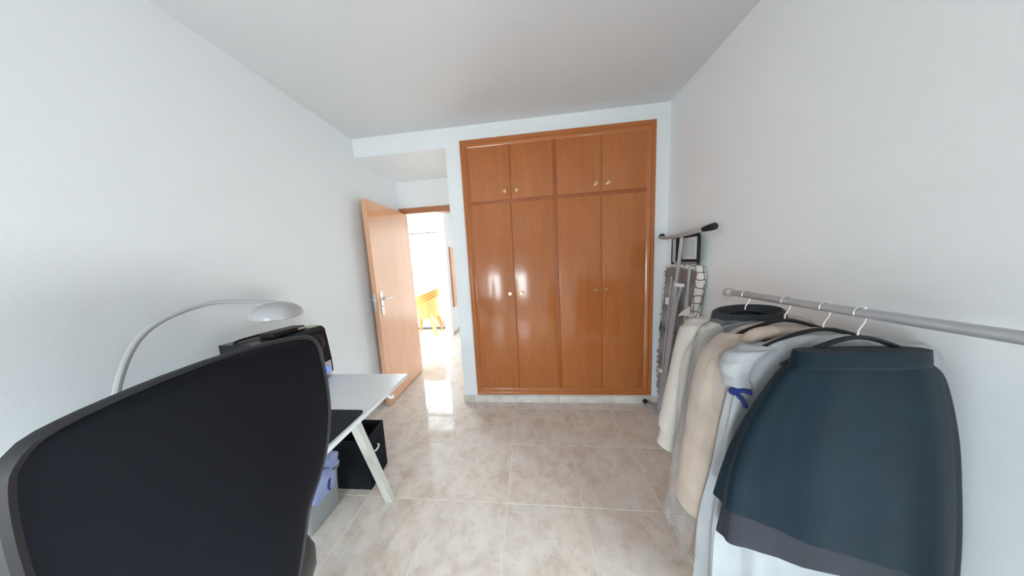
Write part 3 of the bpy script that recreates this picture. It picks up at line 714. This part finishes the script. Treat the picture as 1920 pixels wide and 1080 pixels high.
# ------------------------------------------------------------------ clothes rail and the clothes on it
RX, RZ = 2.372, 1.158
RK = thing('clothes_rack', 'grey metal clothes rack standing along the right wall', 'clothes rack', (RX,-1.5,0))
part('rail', MB().tube([(RX,-.985,RZ),(RX,-2.1,RZ)],.0125,14), M['chrome'], RK)
part('end_cap', MB().lathe([(.001,-.012),(.014,-.010),(.0185,0),(.0185,.016),(.013,.024)],(RX,-.978,RZ),(0,-1,0),16), M['silver'], RK)
part('end_cap', MB().lathe([(.001,-.012),(.014,-.010),(.0185,0),(.0185,.016),(.013,.024)],(RX,-2.108,RZ),(0,1,0),16), M['silver'], RK)
for y in (-1.62,):
    part('post', MB().tube([(RX,y,.03),(RX,y,RZ)],.0135,12), M['chrome'], RK)
    part('foot', MB().tube([(RX-.26,y,.021),(RX+.26,y,.021)],.015,10), M['chrome'], RK)
part('foot', MB().tube([(RX,-1.30,.021),(RX,-1.95,.021)],.015,10), M['chrome'], RK)

def hanger(y, label, w=.19, drop=.065):
    h = thing('clothes_hanger', label, 'hanger', (RX,y,RZ-drop))
    hk_ = [(RX-.016*math.cos(q)*1.0, y, RZ+.016*math.sin(q)+.0) for q in [math.radians(a) for a in range(-20,190,21)]]
    hk_ += [(RX+.012,y,RZ-.026),(RX,y,RZ-drop+.018),(RX,y,RZ-drop)]
    part('hook', MB().tube(hk_,.0022,6), M['steel'], h)
    part('shoulder_bar', MB().tube(smooth_path([(RX-w,y,RZ-drop-.075),(RX-w*.55,y,RZ-drop-.028),(RX,y,RZ-drop),(RX+w*.55,y,RZ-drop-.028),(RX+w,y,RZ-drop-.075)],4),.006,8), M['black'], h)
    return h
hanger(-1.06, 'hanger under the cream jacket, farthest along the rail')
hanger(-1.20, 'hanger inside the beige coat on the rail')
hanger(-1.30, 'hanger inside the long pale dress on the rail')
hanger(-1.37, 'hanger above the dark teal skirt on the rail', .17)

def folded(c, hw, hd, z, n=40, amp=0.0, k=5, ph=0, sq=.7):
    r = []
    for j in range(n):
        q = 2*math.pi*j/n; cs, sn = math.cos(q), math.sin(q)
        f = 1+amp*math.sin(k*q+ph)+amp*.5*math.sin((2*k+1)*q+1.7*ph+1)
        r.append((c[0]+hw*math.copysign(abs(cs)**sq,cs)*(1+amp*.25*math.sin(k*q+ph)), c[1]+hd*math.copysign(abs(sn)**sq,sn)*f, z))
    return r
def garment_body(keys, n=44, k=5, sub=5, hollow=True):
    """keys: (z, cx, cy, half width, half depth, fold amplitude), top to bottom"""
    ks = smooth_path(keys, sub)
    rings = [folded((cx,cy), hw, hd, z, n, am, k, z*2.2) for z,cx,cy,hw,hd,am in ks]
    return MB().loft(rings)
def limb(keys, n=20, sub=5, wr=.05, k=7):
    """keys: (x,y,z,rx,ry)"""
    ks = smooth_path(keys, sub); rings = []
    for i, (x,y,z,rx,ry) in enumerate(ks):
        rings.append([(x+rx*math.cos(q)*(1+wr*math.sin(2*q+z*k*2)), y+ry*math.sin(q)*(1+wr*math.sin(3*q+z*k)), z+.004*math.sin(2*q+i)) for q in [2*math.pi*j/n for j in range(n)]])
    return MB().loft(rings)

# A: cream jacket
M['cream'] = cloth('cream_cloth', (.55,.50,.45), (.50,.45,.40), .9, 500, .1, .35)
M['charcoal'] = cloth('charcoal_cloth', (.035,.037,.042), None, .9, 500)
yA = -1.06
JA = thing('jacket', 'cream jacket with long sleeve and charcoal collar, farthest along the rail', 'jacket', (RX,yA,.55), 'clothes on the rail')
part('body', garment_body([(1.060,RX,yA,.055,.035,0),(1.056,RX,yA,.12,.045,.02),(1.046,RX,yA,.168,.05,.04),(1.02,RX,yA,.190,.055,.06),(.92,RX,yA,.200,.062,.08),(.75,RX,yA,.205,.062,.10),(.55,RX,yA,.212,.062,.12),(.44,RX,yA,.215,.06,.12)]), M['cream'], JA, angle=60)
slv = limb([(2.215,yA,1.066,.024,.024),(2.184,yA,1.046,.026,.034),(2.163,yA,1.005,.028,.038),(2.142,yA,.90,.028,.038),(2.124,yA,.78,.030,.038),(2.108,yA,.66,.033,.038),(2.100,yA,.60,.033,.036),(2.101,yA,.572,.027,.030),(2.101,yA,.562,.025,.028)], wr=.06)
part('sleeve', slv, M['cream'], JA, angle=60)
cf = [[(2.100+a*math.cos(q)-.010*(1-t),yA+b*math.sin(q),z-.012*(math.cos(q))*(1-t)) for q in [2*math.pi*j/18 for j in range(18)]] for a,b,z,t in ((.024,.027,.574,1),(.029,.031,.570,1),(.031,.033,.500,0),(.029,.031,.498,0),(.025,.027,.53,.5))]
part('cuff', MB().loft(cf), M['cream'], JA, angle=50)
s2 = limb([(2.535,yA,1.062,.030,.030),(2.572,yA,1.035,.036,.045),(2.590,yA,.985,.038,.050),(2.602,yA,.88,.040,.050),(2.61,yA,.78,.043,.05),(2.615,yA,.66,.043,.048),(2.615,yA,.57,.034,.038)], wr=.07)
part('sleeve', s2, M['cream'], JA, angle=60)
cl = MB().loft([[ (RX+a*math.cos(q), yA-.012+b*math.sin(q), z+.010*math.sin(q+.5)) for q in [2*math.pi*j/28 for j in range(28)]] for a,b,z in ((.128,.074,.985),(.134,.076,.998),(.128,.070,1.05),(.120,.060,1.096),(.112,.052,1.102),(.100,.044,1.085),(.07,.03,1.066),(.01,.005,1.064))])
part('collar', cl, M['charcoal'], JA, 'charcoal collar', angle=60)

# C: beige coat with a thick sleeve and a rolled hood edge
M['beige'] = cloth('beige_cloth', (.52,.415,.345), (.43,.335,.28), .85, 240, .2, .5)
yC = -1.20
CT = thing('coat', 'beige padded coat in a clear bag, thick sleeve towards the floor', 'coat', (RX,yC,.35), 'clothes on the rail')
part('body', garment_body([(1.075,RX,yC+.02,.05,.03,0),(1.055,RX,yC+.02,.11,.045,.02),(1.02,RX,yC+.02,.15,.05,.04),(.92,RX,yC+.02,.17,.052,.06),(.7,RX,yC+.02,.185,.055,.07),(.45,RX,yC+.02,.19,.055,.08),(.34,RX,yC+.02,.19,.052,.08)]), M['beige'], CT, angle=60)
part('sleeve', limb([(2.262,yC,1.050,.045,.030),(2.215,yC,1.028,.045,.046),(2.180,yC-.005,.975,.052,.055),(2.162,yC-.008,.90,.054,.060),(2.152,yC-.01,.80,.060,.062),(2.138,yC-.01,.66,.064,.062),(2.122,yC-.01,.53,.062,.060),(2.110,yC-.01,.43,.058,.056),(2.112,yC-.01,.392,.050,.050),(2.112,yC-.01,.385,.042,.042)], wr=.06, k=5), M['beige'], CT, angle=60)
part('sleeve', limb([(2.49,yC,1.050,.045,.030),(2.53,yC,1.028,.045,.046),(2.56,yC,.975,.052,.055),(2.575,yC,.90,.054,.060),(2.585,yC,.80,.060,.062),(2.59,yC,.66,.064,.062),(2.595,yC,.5,.062,.060),(2.595,yC,.40,.055,.055)], wr=.06, k=5), M['beige'], CT, angle=60)
part('hood', MB().tube(smooth_path([(2.235,yC-.03,1.000),(2.232,yC-.035,1.030),(2.250,yC-.04,1.058),(2.290,yC-.045,1.068),(2.34,yC-.045,1.06),(2.42,yC-.045,1.06),(2.47,yC-.04,1.05),(2.50,yC-.03,1.0)],4), .020, 12), M['beige'], CT, angle=60)

# the clear bag over the coat
def bag_mb(keys, n=52, sub=4, seed=1):
    rnd = random.Random(seed); ks = smooth_path(keys, sub); rings = []
    p1, p2, p3 = rnd.uniform(0,6), rnd.uniform(0,6), rnd.uniform(0,6)
    for z,cx,cy,hw,hd,sl in ks:
        row = []
        for j in range(n):
            q = 2*math.pi*j/n; cs, sn = math.cos(q), math.sin(q)
            am = 1+1.6*max(0,(.45-z)/.3)
            wv = am*(.008*math.sin(9*q+p1+z*6)+.006*math.sin(15*q+p2-z*9)+.004*math.sin(23*q+p3+z*20))
            x = cx+hw*math.copysign(abs(cs)**.55,cs); y = cy+hd*math.copysign(abs(sn)**.6,sn)+wv*(.4+abs(cs))
            row.append((x+wv*.6, y, z+sl*max(0,(-cs-.35)/.65)**1.4))
        rings.append(row)
    return MB().loft(rings, cap=False)
GB = solo('garment_bag', bag_mb([(1.075,RX,-1.175,.05,.045,0),(1.055,RX,-1.175,.13,.075,0),(1.02,RX,-1.18,.215,.092,0),(.95,RX-.01,-1.18,.262,.098,0),(.80,RX-.015,-1.18,.277,.100,0),(.55,RX-.015,-1.175,.283,.100,0),(.38,RX-.02,-1.165,.287,.090,.01),(.26,RX-.02,-1.155,.294,.075,.06),(.17,RX-.02,-1.150,.298,.062,.11),(.09,RX-.02,-1.150,.300,.050,.16)]), M['bag'], (RX,-1.17,.2),
     'long clear plastic garment bag covering the beige coat', 'garment bag', angle=70)
GA = solo('garment_bag', bag_mb([(1.078,RX,-1.062,.150,.088,0),(1.066,RX,-1.062,.180,.086,0),(1.04,RX,-1.062,.200,.080,0),(1.015,RX,-1.062,.207,.082,.05)], seed=4), M['bag'], (RX,-1.06,1.0),
     'short clear plastic cover over the shoulders of the cream jacket', 'garment bag', angle=70)

# D: long pale dress
M['pale'] = cloth('pale_grey_blue_cloth', (.43,.432,.445), (.38,.382,.395), .9, 500, .1, .4)
yD = -1.30
DR = thing('dress', 'long pale grey-blue dress with puffed sleeve, hem near the floor', 'dress', (RX,yD,.12), 'clothes on the rail')
part('body', garment_body([(1.078,RX,yD,.06,.025,0),(1.055,RX,yD,.13,.03,.03),(1.01,RX,yD,.19,.034,.06),(.93,RX,yD,.225,.034,.10),(.78,RX,yD,.248,.034,.14),(.62,RX,yD,.262,.036,.18),(.45,RX,yD,.282,.042,.24),(.28,RX,yD,.285,.046,.28),(.12,RX,yD,.287,.048,.30)], k=9, n=72), M['pale'], DR, angle=60)
part('sleeve', limb([(2.225,yD,1.045,.026,.026),(2.185,yD,1.035,.034,.034),(2.155,yD,1.01,.038,.038),(2.142,yD,.975,.040,.038),(2.148,yD,.945,.034,.034),(2.155,yD,.920,.034,.032),(2.16,yD,.905,.026,.026)], wr=.12, k=16), M['pale'], DR, angle=60)
part('sleeve', limb([(2.53,yD,1.055,.030,.030),(2.565,yD,1.05,.04,.040),(2.59,yD,1.02,.044,.045),(2.595,yD,.98,.046,.045),(2.59,yD,.94,.040,.040),(2.585,yD,.905,.040,.036)], wr=.12, k=16), M['pale'], DR, angle=60)
rb = MB().ellip((2.128,yD-.020,.912),(.012,.010,.012)).tube(smooth_path([(2.128,yD-.02,.912),(2.142,yD-.034,.922),(2.160,yD-.037,.915)],3),.007,8).tube(smooth_path([(2.128,yD-.022,.912),(2.140,yD-.036,.895),(2.150,yD-.037,.872)],3),.006,8)
part('ribbon', rb, M['navy'], DR, 'navy ribbon bow')

# E: dark teal skirt with a darker lining below its hem
M['teal'] = cloth('teal_cloth', (.004,.014,.023), (.003,.010,.017), .9, 500, .1, .3)
M['lining'] = cloth('dark_lining', (.030,.031,.038), (.024,.025,.032), .8, 400)
yE = -1.385
SK = thing('skirt', 'dark teal skirt with grey-black lining, nearest on the rail', 'skirt', (RX,yE,.45), 'clothes on the rail')
def hem(keys, slope, **kw):
    mb = garment_body(keys, **kw); zs = min(k[0] for k in keys); zt = max(k[0] for k in keys)
    mb.v = [(x,y,z - slope*(x-2.04)*(zt-z)/(zt-zs)) for x,y,z in mb.v]; return mb
part('lining', hem([(.80,RX-.02,yE,.24,.020,.06),(.65,RX-.02,yE,.275,.022,.10),(.50,RX-.02,yE,.292,.026,.14)], .25, k=7, n=60), M['lining'], SK, angle=60)
part('body', hem([(1.03,RX-.01,yE,.150,.022,.03),(1.0,RX-.01,yE,.185,.026,.05),(.90,RX-.015,yE,.235,.030,.08),(.80,RX-.02,yE,.268,.034,.10),(.70,RX-.02,yE,.290,.037,.12),(.615,RX-.02,yE,.302,.040,.14)], .35, k=7, n=60), M['teal'], SK, angle=60)
part('waistband', garment_body([(1.065,RX-.01,yE,.148,.024,0),(1.03,RX-.01,yE,.153,.026,0),(1.02,RX-.01,yE,.150,.022,0)], k=5), M['teal'], SK, angle=60)
